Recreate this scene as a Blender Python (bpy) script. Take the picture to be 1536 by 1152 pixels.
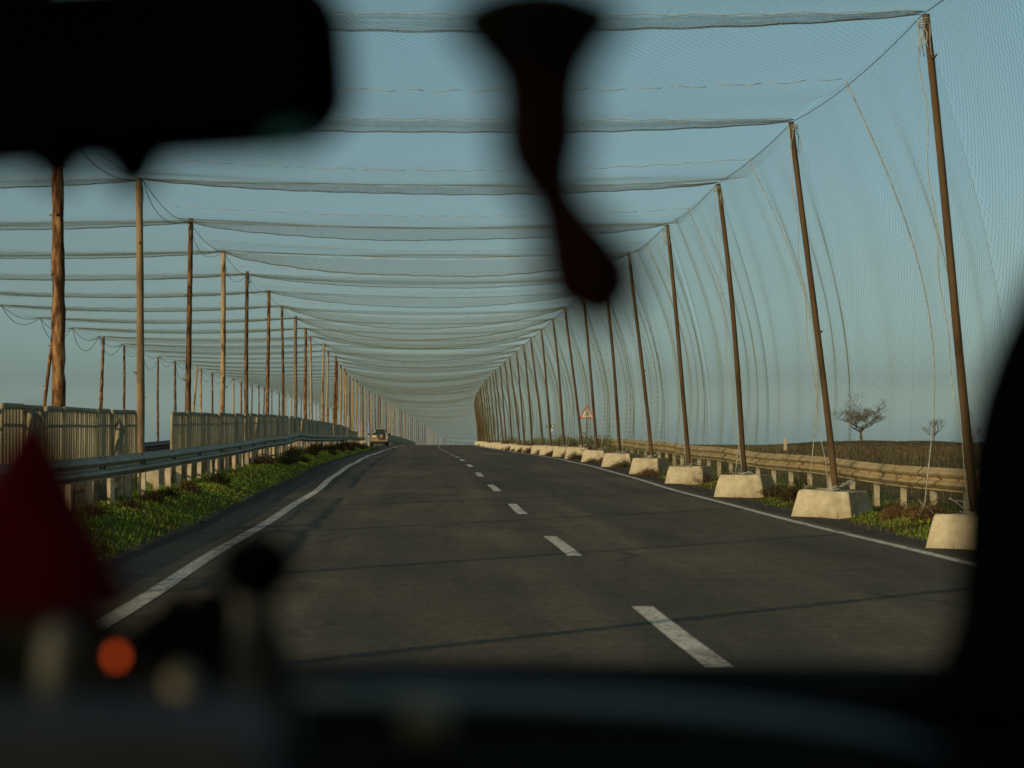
import bpy, math, random
import numpy as np
from mathutils import Vector, Matrix
for o in list(bpy.data.objects): bpy.data.objects.remove(o)
C = bpy.context.scene.collection
R = math.radians
random.seed(7); rng = np.random.default_rng(7)

# ------------------------------------------------------------ camera, sky, sun
sc = bpy.context.scene
EYE = 1.19
cd = bpy.data.cameras.new('camera'); cam = bpy.data.objects.new('camera', cd); C.objects.link(cam)
cd.sensor_width = 36; cd.lens = 36*2900/1536; cd.clip_start = .02; cd.clip_end = 8000
cam.location = (0, 0, EYE)
cam.rotation_euler = (R(90+1.6), 0, R(-2.80))
cd.dof.use_dof = True; cd.dof.focus_distance = 42; cd.dof.aperture_fstop = 3.8
sc.camera = cam

SUN_EL, SUN_ROT = R(18.5), R(226)
w = bpy.data.worlds.new("World"); sc.world = w; w.use_nodes = True
nt = w.node_tree; nt.nodes.clear()
sky = nt.nodes.new('ShaderNodeTexSky'); sky.sky_type = 'NISHITA'; sky.sun_disc = False
sky.sun_elevation = SUN_EL; sky.sun_rotation = SUN_ROT
sky.dust_density = 1.6; sky.air_density = 1.0; sky.ozone_density = 2.0
tc = nt.nodes.new('ShaderNodeTexCoord'); sp = nt.nodes.new('ShaderNodeSeparateXYZ')
rp = nt.nodes.new('ShaderNodeValToRGB')
rp.color_ramp.elements[0].position = 0.0; rp.color_ramp.elements[0].color = (1.33, 1.74, 2.05, 1)
rp.color_ramp.elements[1].position = .26; rp.color_ramp.elements[1].color = (.90, 1.0, .76, 1)
_q = rp.color_ramp.elements.new(.03); _q.color = (.66, .86, 1.03, 1); _m = rp.color_ramp.elements.new(.085); _m.color = (.71, .80, .80, 1); _e = rp.color_ramp.elements.new(.75); _e.color = (.75, .72, .55, 1)
mx = nt.nodes.new('ShaderNodeMix'); mx.data_type = 'RGBA'; mx.blend_type = 'MULTIPLY'; mx.inputs[0].default_value = 1
bg = nt.nodes.new('ShaderNodeBackground'); bg.inputs[1].default_value = 0.11
wo = nt.nodes.new('ShaderNodeOutputWorld')
nt.links.new(tc.outputs['Generated'], sp.inputs[0]); nt.links.new(sp.outputs['Z'], rp.inputs[0])
nt.links.new(sky.outputs[0], mx.inputs[6]); nt.links.new(rp.outputs[0], mx.inputs[7])
nt.links.new(mx.outputs[2], bg.inputs[0]); nt.links.new(bg.outputs[0], wo.inputs[0])

sd = bpy.data.lights.new('sun', 'SUN'); sun = bpy.data.objects.new('sun', sd); C.objects.link(sun)
sd.energy = 2.7; sd.angle = R(.5); sd.color = (1, .77, .47)
sdir = Vector((math.sin(SUN_ROT)*math.cos(SUN_EL), math.cos(SUN_ROT)*math.cos(SUN_EL), math.sin(SUN_EL)))
sun.rotation_euler = sdir.to_track_quat('Z', 'Y').to_euler()
sc.view_settings.view_transform = 'Standard'; sc.view_settings.look = 'None'
sc.view_settings.exposure = -0.15; sc.view_settings.gamma = 1; sc.view_settings.use_curve_mapping = False

# ------------------------------------------------------------ helpers
def tag(o, label=None, cat=None, group=None, kind=None):
    if label: o['label'] = label
    if cat: o['category'] = cat
    if group: o['group'] = group
    if kind: o['kind'] = kind
    return o
def empty(name, loc=(0, 0, 0), rz=0):
    o = bpy.data.objects.new(name, None); C.objects.link(o)
    o.location = loc; o.rotation_euler = (0, 0, rz); o.empty_display_size = .2
    return o
def mesh_np(name, V, F, smooth=False):
    me = bpy.data.meshes.new(name); V = np.asarray(V, np.float32); F = np.asarray(F, np.int32)
    n = F.shape[1]
    me.vertices.add(len(V)); me.vertices.foreach_set('co', V.ravel())
    me.loops.add(F.size); me.loops.foreach_set('vertex_index', F.ravel())
    me.polygons.add(len(F)); me.polygons.foreach_set('loop_start', np.arange(0, F.size, n, dtype=np.int32))
    me.polygons.foreach_set('use_smooth', np.full(len(F), smooth))
    me.update(calc_edges=True); me.validate()
    return me
def link(name, me, mat=None, parent=None, loc=None):
    o = bpy.data.objects.new(name, me); C.objects.link(o)
    if mat and not me.materials: me.materials.append(mat)
    if parent: o.parent = parent
    if loc is not None: o.location = loc
    return o
def copy_tree(o, parent=None):
    c = o.copy(); C.objects.link(c); c.parent = parent
    for ch in list(o.children): copy_tree(ch, c)
    return c
class MB:
    def __init__(s): s.v = []; s.f = []
    def add(s, vs, fs):
        n = len(s.v); s.v += [tuple(p) for p in vs]; s.f += [tuple(i+n for i in f) for f in fs]; return s
    def box(s, c, d, rz=0, rx=0, taper=1.0):
        hx, hy, hz = d[0]/2, d[1]/2, d[2]/2
        M = Matrix.Rotation(rz, 3, 'Z') @ Matrix.Rotation(rx, 3, 'X')
        vs = []
        for z in (-1, 1):
            t = taper if z > 0 else 1
            for x, y in ((-1, -1), (1, -1), (1, 1), (-1, 1)):
                vs.append(M @ Vector((x*hx*t, y*hy*t, z*hz)) + Vector(c))
        return s.add(vs, [(3, 2, 1, 0), (4, 5, 6, 7), (0, 1, 5, 4), (1, 2, 6, 5), (2, 3, 7, 6), (3, 0, 4, 7)])
    def tube(s, pts, rad, n=8, cap=True, jit=0, sx=1, sy=1):
        pts = [Vector(p) for p in pts]
        if not hasattr(rad, '__len__'): rad = [rad]*len(pts)
        vs = []; a = None
        for i, p in enumerate(pts):
            t = (pts[min(i+1, len(pts)-1)] - pts[max(i-1, 0)]).normalized()
            if a is None:
                a = t.orthogonal().normalized() if abs(t.z) < .9 else (Vector((1, 0, 0)) - t*t.x).normalized()
            else: a = (a - t*a.dot(t)).normalized()
            b = t.cross(a)
            for k in range(n):
                th = 2*math.pi*k/n; r = rad[i]*(1+random.uniform(-jit, jit))
                vs.append(p + a*(math.cos(th)*r*sx) + b*(math.sin(th)*r*sy))
        fs = []
        for i in range(len(pts)-1):
            for k in range(n):
                k2 = (k+1) % n
                fs.append((i*n+k, i*n+k2, (i+1)*n+k2, (i+1)*n+k))
        if cap: fs += [tuple(range(n))[::-1], tuple((len(pts)-1)*n+k for k in range(n))]
        return s.add(vs, fs)
    def prism(s, poly, M, depth):
        n = len(poly); vs = [M @ Vector((x, y, 0)) for x, y in poly] + [M @ Vector((x, y, depth)) for x, y in poly]
        return s.add(vs, [tuple(range(n))[::-1], tuple(range(n, 2*n))] + [(i, (i+1) % n, n+(i+1) % n, n+i) for i in range(n)])
    def loft(s, rings, cap=True):
        n = len(rings[0]); vs = [p for r in rings for p in r]; fs = []
        for i in range(len(rings)-1):
            for k in range(n): fs.append((i*n+k, i*n+(k+1) % n, (i+1)*n+(k+1) % n, (i+1)*n+k))
        if cap: fs += [tuple(range(n))[::-1], tuple((len(rings)-1)*n+k for k in range(n))]
        return s.add(vs, fs)
    def mesh(s, name, smooth=False, bevel=0):
        me = bpy.data.meshes.new(name); me.from_pydata(s.v, [], s.f)
        if smooth:
            for p in me.polygons: p.use_smooth = True
        me.update(); return me
    def build(s, name, mat, parent=None, smooth=False, bevel=0, sub=0):
        o = link(name, s.mesh(name, smooth), mat, parent)
        if bevel:
            m = o.modifiers.new('bevel', 'BEVEL'); m.width = bevel; m.segments = 3; m.limit_method = 'ANGLE'
        if sub:
            m = o.modifiers.new('sub', 'SUBSURF'); m.levels = m.render_levels = sub
        return o

def mat(name, col, col2=None, scale=8, rough=.8, bump=0, bscale=None, metal=0, stretch=(1, 1, 1), detail=5, spec=.5, col3=None, coord='Object', lo=.38, hi=.62, bdist=.02):
    m = bpy.data.materials.new(name); m.use_nodes = True; t = m.node_tree; b = t.nodes['Principled BSDF']
    b.inputs['Roughness'].default_value = rough; b.inputs['Metallic'].default_value = metal
    b.inputs['Specular IOR Level'].default_value = spec
    b.inputs['Base Color'].default_value = (*col, 1)
    tc = t.nodes.new('ShaderNodeTexCoord'); mp = t.nodes.new('ShaderNodeMapping'); mp.inputs['Scale'].default_value = stretch
    t.links.new(tc.outputs[coord], mp.inputs[0])
    if col2:
        n = t.nodes.new('ShaderNodeTexNoise'); n.inputs['Scale'].default_value = scale; n.inputs['Detail'].default_value = detail
        n.inputs['Roughness'].default_value = .62
        t.links.new(mp.outputs[0], n.inputs[0])
        r = t.nodes.new('ShaderNodeValToRGB'); e = r.color_ramp.elements
        e[0].position = lo; e[0].color = (*col, 1); e[1].position = hi; e[1].color = (*col2, 1)
        if col3: x = e.new((lo+hi)/2); x.color = (*col3, 1)
        t.links.new(n.outputs['Fac'], r.inputs[0]); t.links.new(r.outputs[0], b.inputs['Base Color'])
    if bump:
        n2 = t.nodes.new('ShaderNodeTexNoise'); n2.inputs['Scale'].default_value = bscale or scale*3; n2.inputs['Detail'].default_value = 6
        t.links.new(mp.outputs[0], n2.inputs[0])
        bp = t.nodes.new('ShaderNodeBump'); bp.inputs['Strength'].default_value = bump; bp.inputs['Distance'].default_value = bdist
        t.links.new(n2.outputs['Fac'], bp.inputs['Height']); t.links.new(bp.outputs[0], b.inputs['Normal'])
    return m

def mul_noise(m, scale, stretch, lo, hi, c0, c1, coord='Object'):
    """multiply the base colour by a second noise (stains, wear)"""
    t = m.node_tree; b = t.nodes['Principled BSDF']; src = b.inputs['Base Color'].links
    tc = t.nodes.new('ShaderNodeTexCoord'); mp = t.nodes.new('ShaderNodeMapping'); mp.inputs['Scale'].default_value = stretch
    n = t.nodes.new('ShaderNodeTexNoise'); n.inputs['Scale'].default_value = scale; n.inputs['Detail'].default_value = 5
    r = t.nodes.new('ShaderNodeValToRGB'); e = r.color_ramp.elements
    e[0].position = lo; e[0].color = (*c0, 1); e[1].position = hi; e[1].color = (*c1, 1)
    x = t.nodes.new('ShaderNodeMix'); x.data_type = 'RGBA'; x.blend_type = 'MULTIPLY'; x.inputs[0].default_value = 1
    t.links.new(tc.outputs[coord], mp.inputs[0]); t.links.new(mp.outputs[0], n.inputs[0]); t.links.new(n.outputs['Fac'], r.inputs[0])
    if src: t.links.new(src[0].from_socket, x.inputs[6])
    else: x.inputs[6].default_value = b.inputs['Base Color'].default_value
    t.links.new(r.outputs[0], x.inputs[7]); t.links.new(x.outputs[2], b.inputs['Base Color'])
    return m

M = {}
M['asphalt'] = mat('asphalt', (.063, .059, .043), (.096, .086, .063), 1.1, .88, .9, 60, stretch=(1, .22, 1), spec=.25, bdist=.006)
mul_noise(M['asphalt'], 30, (1, .5, 1), .3, .7, (.7, .7, .7), (1.3, 1.28, 1.22))
mul_noise(M['asphalt'], .5, (1, .06, 1), .38, .62, (.66, .68, .72), (1.22, 1.16, 1.04))
mul_noise(M['asphalt'], .35, (1, .35, 1), .50, .58, (1, 1, 1), (1.22, 1.14, 1.02))
mul_noise(M['asphalt'], 5, (.12, 2.2, 1), .40, .60, (.88, .88, .88), (1.1, 1.08, 1.02))
def cracks(m, scale, width, amt, lo, hi):
    t = m.node_tree; b = t.nodes['Principled BSDF']; src = b.inputs['Base Color'].links[0].from_socket
    tc = t.nodes.new('ShaderNodeTexCoord'); mp = t.nodes.new('ShaderNodeMapping'); mp.inputs['Scale'].default_value = (1, .6, 1)
    nz = t.nodes.new('ShaderNodeTexNoise'); nz.inputs['Scale'].default_value = 1.7; nz.inputs['Detail'].default_value = 6
    va = t.nodes.new('ShaderNodeVectorMath'); va.operation = 'MULTIPLY_ADD'; va.inputs[1].default_value = (.9, .9, 0)
    v = t.nodes.new('ShaderNodeTexVoronoi'); v.feature = 'DISTANCE_TO_EDGE'; v.inputs['Scale'].default_value = scale
    mk = t.nodes.new('ShaderNodeTexNoise'); mk.inputs['Scale'].default_value = .30; mk.inputs['Detail'].default_value = 2
    r1 = t.nodes.new('ShaderNodeMapRange'); r1.inputs[1].default_value = width*.4; r1.inputs[2].default_value = width; r1.inputs[3].default_value = 1; r1.inputs[4].default_value = 0
    r2 = t.nodes.new('ShaderNodeMapRange'); r2.inputs[1].default_value = lo; r2.inputs[2].default_value = hi; r2.inputs[3].default_value = 0; r2.inputs[4].default_value = amt
    mu = t.nodes.new('ShaderNodeMath'); mu.operation = 'MULTIPLY'
    x = t.nodes.new('ShaderNodeMix'); x.data_type = 'RGBA'; x.inputs[7].default_value = (.016, .014, .012, 1)
    L = t.links.new
    L(tc.outputs['Object'], mp.inputs[0]); L(mp.outputs[0], nz.inputs[0]); L(nz.outputs['Color'], va.inputs[0]); L(mp.outputs[0], va.inputs[2]); L(va.outputs[0], v.inputs[0])
    L(tc.outputs['Object'], mk.inputs[0]); L(v.outputs['Distance'], r1.inputs[0]); L(mk.outputs['Fac'], r2.inputs[0])
    L(r1.outputs[0], mu.inputs[0]); L(r2.outputs[0], mu.inputs[1]); L(mu.outputs[0], x.inputs[0]); L(src, x.inputs[6]); L(x.outputs[2], b.inputs['Base Color'])
mul_noise(M['asphalt'], 1, (1.5, .003, .01), .40, .60, (.86, .86, .88), (1.14, 1.13, 1.10))
cracks(M['asphalt'], .33, .018, .55, .50, .60)
mul_noise(M['asphalt'], 9, (1, .7, 1), .35, .65, (.82, .82, .82), (1.2, 1.18, 1.14))
mul_noise(M['asphalt'], 1.4, (.25, 3., 1), .52, .62, (1, 1, 1), (.90, .90, .91))
M['shoulder'] = mat('shoulder', (.035, .033, .03), (.075, .062, .045), 2.5, .95, .8, 40, spec=.2)
M['paint'] = mat('road paint', (.46, .44, .37), (.62, .60, .52), 7, .7, .3, 60, lo=.3, hi=.6)
mul_noise(M['paint'], 22, (1, .6, 1), .36, .5, (.35, .34, .32), (1, 1, 1))
mul_noise(M['paint'], 3.5, (1, .5, 1), .56, .64, (1, 1, 1), (.55, .53, .5))
M['soil'] = mat('soil', (.060, .043, .026), (.125, .088, .05), .45, 1, .7, 4, spec=.05, bdist=.15)
mul_noise(M['soil'], 6, (1, .4, 1), .35, .65, (.65, .62, .55), (1.3, 1.25, 1.1))
mul_noise(M['soil'], .06, (1, 1, 1), .45, .6, (1, 1, 1), (.72, .95, .55))
M['turf'] = mat('turf', (.05, .075, .014), (.09, .13, .02), 1.6, 1, .6, 14, spec=.05, bdist=.05)
mul_noise(M['turf'], .9, (1, .5, 1), .45, .62, (1, 1, 1), (1.25, .62, .8))
M['grass'] = mat('grass blades', (.10, .22, .016), (.27, .36, .04), 1.3, .8, spec=.15)
M['dry'] = mat('dry stalks', (.075, .05, .026), (.15, .105, .052), .5, .9, spec=.1)
M['weed_a'] = mat('weed leaves', (.05, .045, .018), (.085, .055, .025), 6, .9, spec=.1)
M['weed_b'] = mat('weed leaves green', (.05, .075, .018), (.10, .11, .03), 6, .9, spec=.1)
M['weed_c'] = mat('dry weed', (.10, .055, .028), (.17, .10, .045), 6, .9, spec=.1)
M['bark'] = mat('bark', (.055, .026, .013), (.36, .21, .095), 12, .92, 1, 16, stretch=(1, 1, .22), spec=.15, col3=(.16, .078, .034), bdist=.03)
M['bark_dark'] = mat('dark bark', (.035, .02, .012), (.24, .14, .07), 13, .92, 1, 18, stretch=(1, 1, .2), spec=.15, bdist=.03)
M['bare_wood'] = mat('bare wood', (.30, .19, .085), (.47, .33, .16), 7, .8, .6, 20, stretch=(1, 1, .12), spec=.2)
mul_noise(M['bare_wood'], 5, (1, 1, .3), .56, .62, (1, 1, 1), (.4, .3, .22))
M['grey_wood'] = mat('weathered wood', (.16, .11, .065), (.30, .215, .12), 9, .9, .8, 20, stretch=(1, 1, .12), spec=.15)
M['brown_wood'] = mat('brown wood', (.070, .043, .020), (.125, .082, .040), 8, .85, .6, 22, stretch=(1, 1, .1), spec=.2)
M['concrete'] = mat('concrete', (.44, .375, .25), (.56, .49, .34), 5, .95, .9, 35, spec=.15, bdist=.02)
mul_noise(M['concrete'], 2.2, (1, 1, .8), .54, .70, (1, 1, 1), (.66, .63, .58))
mul_noise(M['concrete'], 28, (1, 1, 1), .60, .68, (1, 1, 1), (.78, .76, .72))
mul_noise(M['concrete'], .9, (1, 1, 2.5), .5, .62, (1, 1, 1), (.80, .76, .68))
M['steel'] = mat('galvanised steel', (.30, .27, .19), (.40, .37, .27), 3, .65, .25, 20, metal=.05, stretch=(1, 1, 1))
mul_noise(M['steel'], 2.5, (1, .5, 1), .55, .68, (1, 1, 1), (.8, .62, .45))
M['rail_warm'] = mat('yellowish steel', (.40, .285, .13), (.52, .39, .20), 2, .6, .25, 20, metal=.1)  # steel with a warm yellowish base colour
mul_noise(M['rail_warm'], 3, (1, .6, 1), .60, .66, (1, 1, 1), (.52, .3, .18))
M['steel_post'] = mat('rail post', (.46, .38, .25), (.62, .52, .36), 4, .7, .2, metal=.1)
mul_noise(M['steel_post'], 6, (1, 1, .5), .5, .66, (1, 1, 1), (.6, .5, .4))
M['sheet'] = mat('barrier tube paint', (.27, .24, .15), (.42, .365, .23), 1.6, .7, .3, 20, metal=.1)
mul_noise(M['sheet'], .7, (1, 1, 1), .4, .6, (.85, .85, .85), (1.1, 1.05, .95), coord='Object')
M['net'] = mat('net cord', (.20, .22, .115), rough=.9, spec=.1)
M['hem'] = mat('net hem', (.17, .175, .09), (.30, .29, .16), 9, .9, spec=.1)
M['rope'] = mat('white rope', (.32, .32, .26), (.50, .50, .42), 14, .9, spec=.1)
M['cable'] = mat('dark cable', (.03, .035, .035), rough=.6)
M['twig'] = mat('twigs', (.10, .075, .05), (.16, .12, .075), 3, .95, spec=.1)

# ------------------------------------------------------------ the lie of the land
def ss(a, b, x):
    t = np.clip((np.asarray(x, float)-a)/(b-a), 0, 1); return t*t*(3-2*t)
def zr(y):
    y = np.asarray(y, float); z = .43*ss(15, 75, y)
    d = np.clip(y-200, 0, None); z = z - np.where(d < 500, d*d/13000, 500*500/13000 + (d-500)*.0769)
    return z
def cv(y):
    y = np.asarray(y, float); d = np.clip(y-120, 0, None); return d*d/9200
def lw(y): return ss(110, 165, y)
def ground(x, y):
    xl = x - cv(y)
    g = zr(y) - .05
    g = g + .26*(ss(-2.9, -3.9, xl)) * (1-.6*ss(-6, -9, xl)) * (1-ss(120, 170, y))
    g = g + .10*ss(5.9, 6.6, xl)
    g = g + .52*np.exp(-((x-46)/7)**2 - ((y-200)/12)**2) + .42*np.exp(-((x-55)/3.5)**2 - ((y-202)/8)**2) + .34*np.exp(-((x-61)/3)**2 - ((y-198)/7)**2) + .42*np.exp(-((x-69)/5)**2 - ((y-200)/9)**2) + .1*np.exp(-((x-42)/2)**2 - ((y-199)/4)**2) - .10*ss(12, 30, x)*ss(120, 170, y)
    g = g + .05*ss(9, 20, np.abs(xl-1.5))*(np.sin(x*.8+y*.13)*np.sin(y*.31+x*.2)+.6*np.sin(x*.27-y*.09))
    return g
def G1(x, y): return float(ground(np.array(float(x)), np.array(float(y))))
def Z(y): return float(zr(y))
def CX(y): return float(cv(y))

def sheet_grid(name, xs, ys, fz, m, kind='structure', curve=True):
    X, Y = np.meshgrid(xs, ys); XX = X + (cv(Y) if curve else 0)
    Zz = fz(XX, Y); V = np.stack([XX, Y, Zz], -1).reshape(-1, 3)
    nx, ny = len(xs), len(ys); i = np.arange(nx-1); j = np.arange(ny-1)
    I, J = np.meshgrid(i, j); a = (J*nx+I).ravel()
    F = np.stack([a, a+1, a+1+nx, a+nx], -1)
    o = link(name, mesh_np(name, V, F, True), m); o['kind'] = kind; return o
ys = np.concatenate([np.arange(-60, 300, 2.0), np.arange(300, 1500, 20.0)])
xs = np.concatenate([np.arange(-400, -40, 20.), np.arange(-40, -8, 2.), np.arange(-8, -2.5, .3), np.arange(-2.5, 5.9, 1.), np.arange(5.9, 9, .3), np.arange(9, 80, 1.5), np.arange(80, 500, 20.)])
sheet_grid('ground', xs, ys, ground, M['soil'])
ysf = np.concatenate([np.arange(-60, 300, 1.0), np.arange(300, 1200, 10.0)])
# far carriageway beyond the median
sheet_grid('far_road', np.arange(-14.6, -6.4, 1.), ysf, lambda x, y: zr(y)+.22-.2*ss(120, 170, y)+.02, M['asphalt'])
# road sheet with a ragged left edge
def strip(name, edgeL, edgeR, ys, dz, m, n=2):
    rows = []
    for y in ys:
        a, b = edgeL(y), edgeR(y)
        for t in np.linspace(0, 1, n): rows.append((a+(b-a)*t+CX(y), y, Z(y)+dz))
    V = np.array(rows); ny = len(ys)
    F = [(j*n+i, j*n+i+1, (j+1)*n+i+1, (j+1)*n+i) for j in range(ny-1) for i in range(n-1)]
    o = link(name, mesh_np(name, V, np.array(F), True), m); o['kind'] = 'structure'; return o
rag = {}
def ragl(y):
    k = round(float(y), 1)
    return -3.05 - .10*math.sin(y*.9) - .07*math.sin(y*2.3+1) - .05*math.sin(5.1*y) - 1.35*float(ss(140, 168, y))
strip('shoulder', lambda y: ragl(y)-.12*(1+math.sin(y*3.7)), lambda y: -1.9, np.arange(-60, 460, .4), -.006, M['shoulder'], 4)
strip('shoulder', lambda y: 5.1, lambda y: 6.0+.10*math.sin(y*1.3)+.07*math.sin(y*3.1), np.arange(-60, 460, .4), -.006, M['shoulder'], 4)
strip('road', lambda y: -2.75-.04*math.sin(y*.7) - 1.5*float(ss(140, 168, y)), lambda y: 5.42+.03*math.sin(y), ysf, 0, M['asphalt'], 10)
def wob(y): return .03*math.sin(y*.21)+.02*math.sin(y*.5+1)
strip('edge_line', lambda y: -2.11+wob(y), lambda y: -1.96+wob(y), ysf[ysf < 700], .005, M['paint'])
strip('edge_line', lambda y: 5.11-wob(y), lambda y: 5.24-wob(y), ysf[ysf < 700], .005, M['paint'])
V = []; F = []
for k in range(-3, 60):
    y0 = 10.0+9.35*k; n = 4
    for j in range(n):
        y = y0+3.6*j/(n-1)
        for x in (1.50, 1.65): V.append((x+CX(y)+.01*math.sin(y), y, Z(y)+.005))
    b = len(V)-2*n
    F += [(b+2*j, b+2*j+1, b+2*j+3, b+2*j+2) for j in range(n-1)]
o = link('lane_line', mesh_np('lane_line', V, F), M['paint']); o['kind'] = 'structure'

# turf verge on the median, turf patch by the blocks
strip2 = lambda name, a, b, m, y0, y1: sheet_grid(name, np.arange(a, b, .12), np.arange(y0, y1, .4), lambda x, y: ground(x, y)+.012, m)
strip2('verge', -6.2, -3.0, M['turf'], -20, 150)
strip2('verge', 5.86, 8.4, M['turf'], -20, 95)

# ------------------------------------------------------------ grass blades (uncountable)
def blades(name, n, xr, yr, h, wd, m, dens=None, lean=.5):
    u = rng.random(n); y = yr[0]*(yr[1]/yr[0])**u
    x = xr[0]+(xr[1]-xr[0])*rng.random(n)
    if dens is not None:
        k = dens(x, y) > rng.random(n); x, y = x[k], y[k]; n = len(x)
    X = x+cv(y); z = ground(X, y)
    a = rng.random(n)*2*np.pi; hh = h*(.45+rng.random(n)); ww = wd*(1+y/40)*(.6+.8*rng.random(n))
    dx, dy = np.cos(a), np.sin(a); b = rng.random(n)*2*np.pi; l = hh*lean*rng.random(n)
    V = np.zeros((n, 3, 3))
    V[:, 0] = np.stack([X-dx*ww/2, y-dy*ww/2, z-.01], -1); V[:, 1] = np.stack([X+dx*ww/2, y+dy*ww/2, z-.01], -1)
    V[:, 2] = np.stack([X+np.cos(b)*l, y+np.sin(b)*l, z+hh], -1)
    o = link(name, mesh_np(name, V.reshape(-1, 3), np.arange(3*n).reshape(-1, 3)), m); return o
def patch(x, y, s=1.): return .5+.5*np.sin(x*2.1*s+1.3*np.sin(y*.9*s))*np.sin(y*.55*s+x)
o = blades('grass', 120000, (-5.6, -2.95), (15, 150), .045, .008, M['grass'], lambda x, y: .25+.75*ss(-2.95, -3.35, x)*(.35+.65*patch(x, y)))
tag(o, 'bright green grass along the median below the left guard rail', 'grass', kind='stuff')
o = blades('dry_grass', 16000, (-5.2, -2.9), (15, 150), .085, .008, M['dry'], lambda x, y: patch(x+3, y*1.3, 1.7)**2, .8)
tag(o, 'thin dry stalks mixed into the green median grass', 'dry grass', kind='stuff')
o = blades('dry_grass', 9000, (5.7, 8.0), (17, 95), .11, .009, M['dry'], lambda x, y: patch(x+1, y*1.3, 1.7)**2, .8)
tag(o, 'thin dry stalks between the concrete blocks right of the road', 'dry grass', kind='stuff')
o = blades('grass', 50000, (5.75, 8.3), (17, 95), .055, .008, M['grass'], lambda x, y: patch(x, y, 1.4)**1.5)
tag(o, 'patchy green grass around the concrete blocks right of the road', 'grass', kind='stuff')
o = blades('dry_grass', 60000, (7.4, 60), (24, 230), .17, .012, M['dry'], lambda x, y: (.25+.75*patch(x, y, .3))*(1-.7*ss(110, 230, y)), .6)
tag(o, 'brown dry stubble covering the field behind the right guard rail', 'dry grass', kind='stuff')
o = blades('dry_grass', 15000, (6.4, 9.5), (60, 210), .38, .016, M['dry'], None, .5)
tag(o, 'tall dry stalks lining the verge beneath the far right nets', 'dry grass', kind='stuff')

# ------------------------------------------------------------ weeds
def weed_mesh(name, n, rx, rz, leaf, seed):
    r = np.random.default_rng(seed); V = []; F = []
    ns = n//7
    for s in range(ns):
        a = r.random()*2*np.pi; e = r.random()**.6
        tip = np.array([math.cos(a)*rx*e, math.sin(a)*rx*e, rz*(1.15-.7*e*e)*(.6+.5*r.random())])
        base = np.array([math.cos(a)*rx*e*.35, math.sin(a)*rx*e*.35, 0])
        side = np.array([-math.sin(a), math.cos(a), 0])*.004
        b = len(V); V += [base-side, base+side, tip]; F.append((b, b+1, b+2))
        for j in range(7):
            p = base+(tip-base)*(.25+.75*r.random())+r.normal(0, .015, 3)
            d1 = r.normal(0, 1, 3); d1 /= np.linalg.norm(d1); d2 = np.cross(d1, r.normal(0, 1, 3)); d2 /= np.linalg.norm(d2)
            b = len(V); V += [p, p+d1*leaf+d2*leaf*.25, p+d1*leaf*.9-d2*leaf*.3]; F.append((b, b+1, b+2))
    return mesh_np(name, V, F)
WM = {}
for i, (nm, mm) in enumerate((('a', 'weed_a'), ('b', 'weed_b'), ('c', 'weed_c'))):
    for j in range(2):
        me = weed_mesh('weed_clump', 1500, .34, .30, .032, 10*i+j); me.materials.append(M[mm]); WM[nm, j] = me
def weed(x, y, v, j, s, label, group=None):
    X = x+CX(y); o = link('weed_clump', WM[v, j]); o.location = (X, y, G1(X, y)-.02)
    o.rotation_euler = (0, 0, random.random()*6); o.scale = (s, s*random.uniform(1, 1.5), s*random.uniform(.8, 1.1))
    tag(o, label, 'weed', group); return o
ords = ['nearest', 'second', 'third', 'fourth', 'fifth', 'sixth', 'seventh', 'eighth', 'ninth', 'tenth', 'eleventh', 'twelfth']

# ------------------------------------------------------------ timber poles
S = 7.3; Y0 = 20.8; HT = 4.58
def py(k): return Y0+S*k
def topz(y): return EYE+HT+.07+.6*Z(y) + (.4*(Z(y)-.43) if y > 200 else 0)
def XR(y): return 5.52+CX(y)
def XL(y): return (-5.15 if 27 < y < 29 else -5.0)-.5*float(lw(y))+CX(y)
def XF(y): return -15.3+CX(y)
HP = HT+EYE
def log_mesh(name, r0, r1, seed, knots, jit, bend):
    random.seed(seed); mb = MB(); n = 34; a = random.random()*6; b2 = random.random()*6
    pts = [(bend*math.sin(i/n*3.1+a)*.5, bend*math.cos(i/n*4.3+b2)*.5, HP*i/(n-1)) for i in range(n)]
    rad = [(r0+(r1-r0)*i/(n-1))*(1+random.uniform(-jit, jit)) for i in range(n)]
    mb.tube(pts, rad, 12, jit=jit)
    for q in range(knots):
        i = random.randrange(3, n-2); p = Vector(pts[i]); t = random.random()*6.28; rr = rad[i]
        d = Vector((math.cos(t), math.sin(t), .25))
        mb.tube([p+d*rr*.6, p+d*(rr+.02), p+d*(rr+random.uniform(.03, .10))], [.03, .02, .007], 5)
    return mb.mesh(name, True)
LOG_L = [(log_mesh('timber_pole', .098, .075, 1, 9, .09, .05), M['bark']), (log_mesh('timber_pole', .085, .070, 2, 4, .04, .03), M['grey_wood']),
         (log_mesh('timber_pole', .080, .058, 3, 8, .06, .06), M['bark_dark']), (log_mesh('timber_pole', .080, .066, 4, 2, .03, .05), M['bare_wood']),
         (log_mesh('timber_pole', .078, .055, 5, 5, .05, .05), M['bark_dark']), (log_mesh('timber_pole', .085, .065, 6, 5, .06, .07), M['bark'])]
for me, m in LOG_L: me.materials.append(m)
LOG_R = [log_mesh('timber_pole', .050, .041, 20+i, 1, .02, .07+.02*i) for i in range(3)]
for me in LOG_R: me.materials.append(M['brown_wood'])
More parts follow.
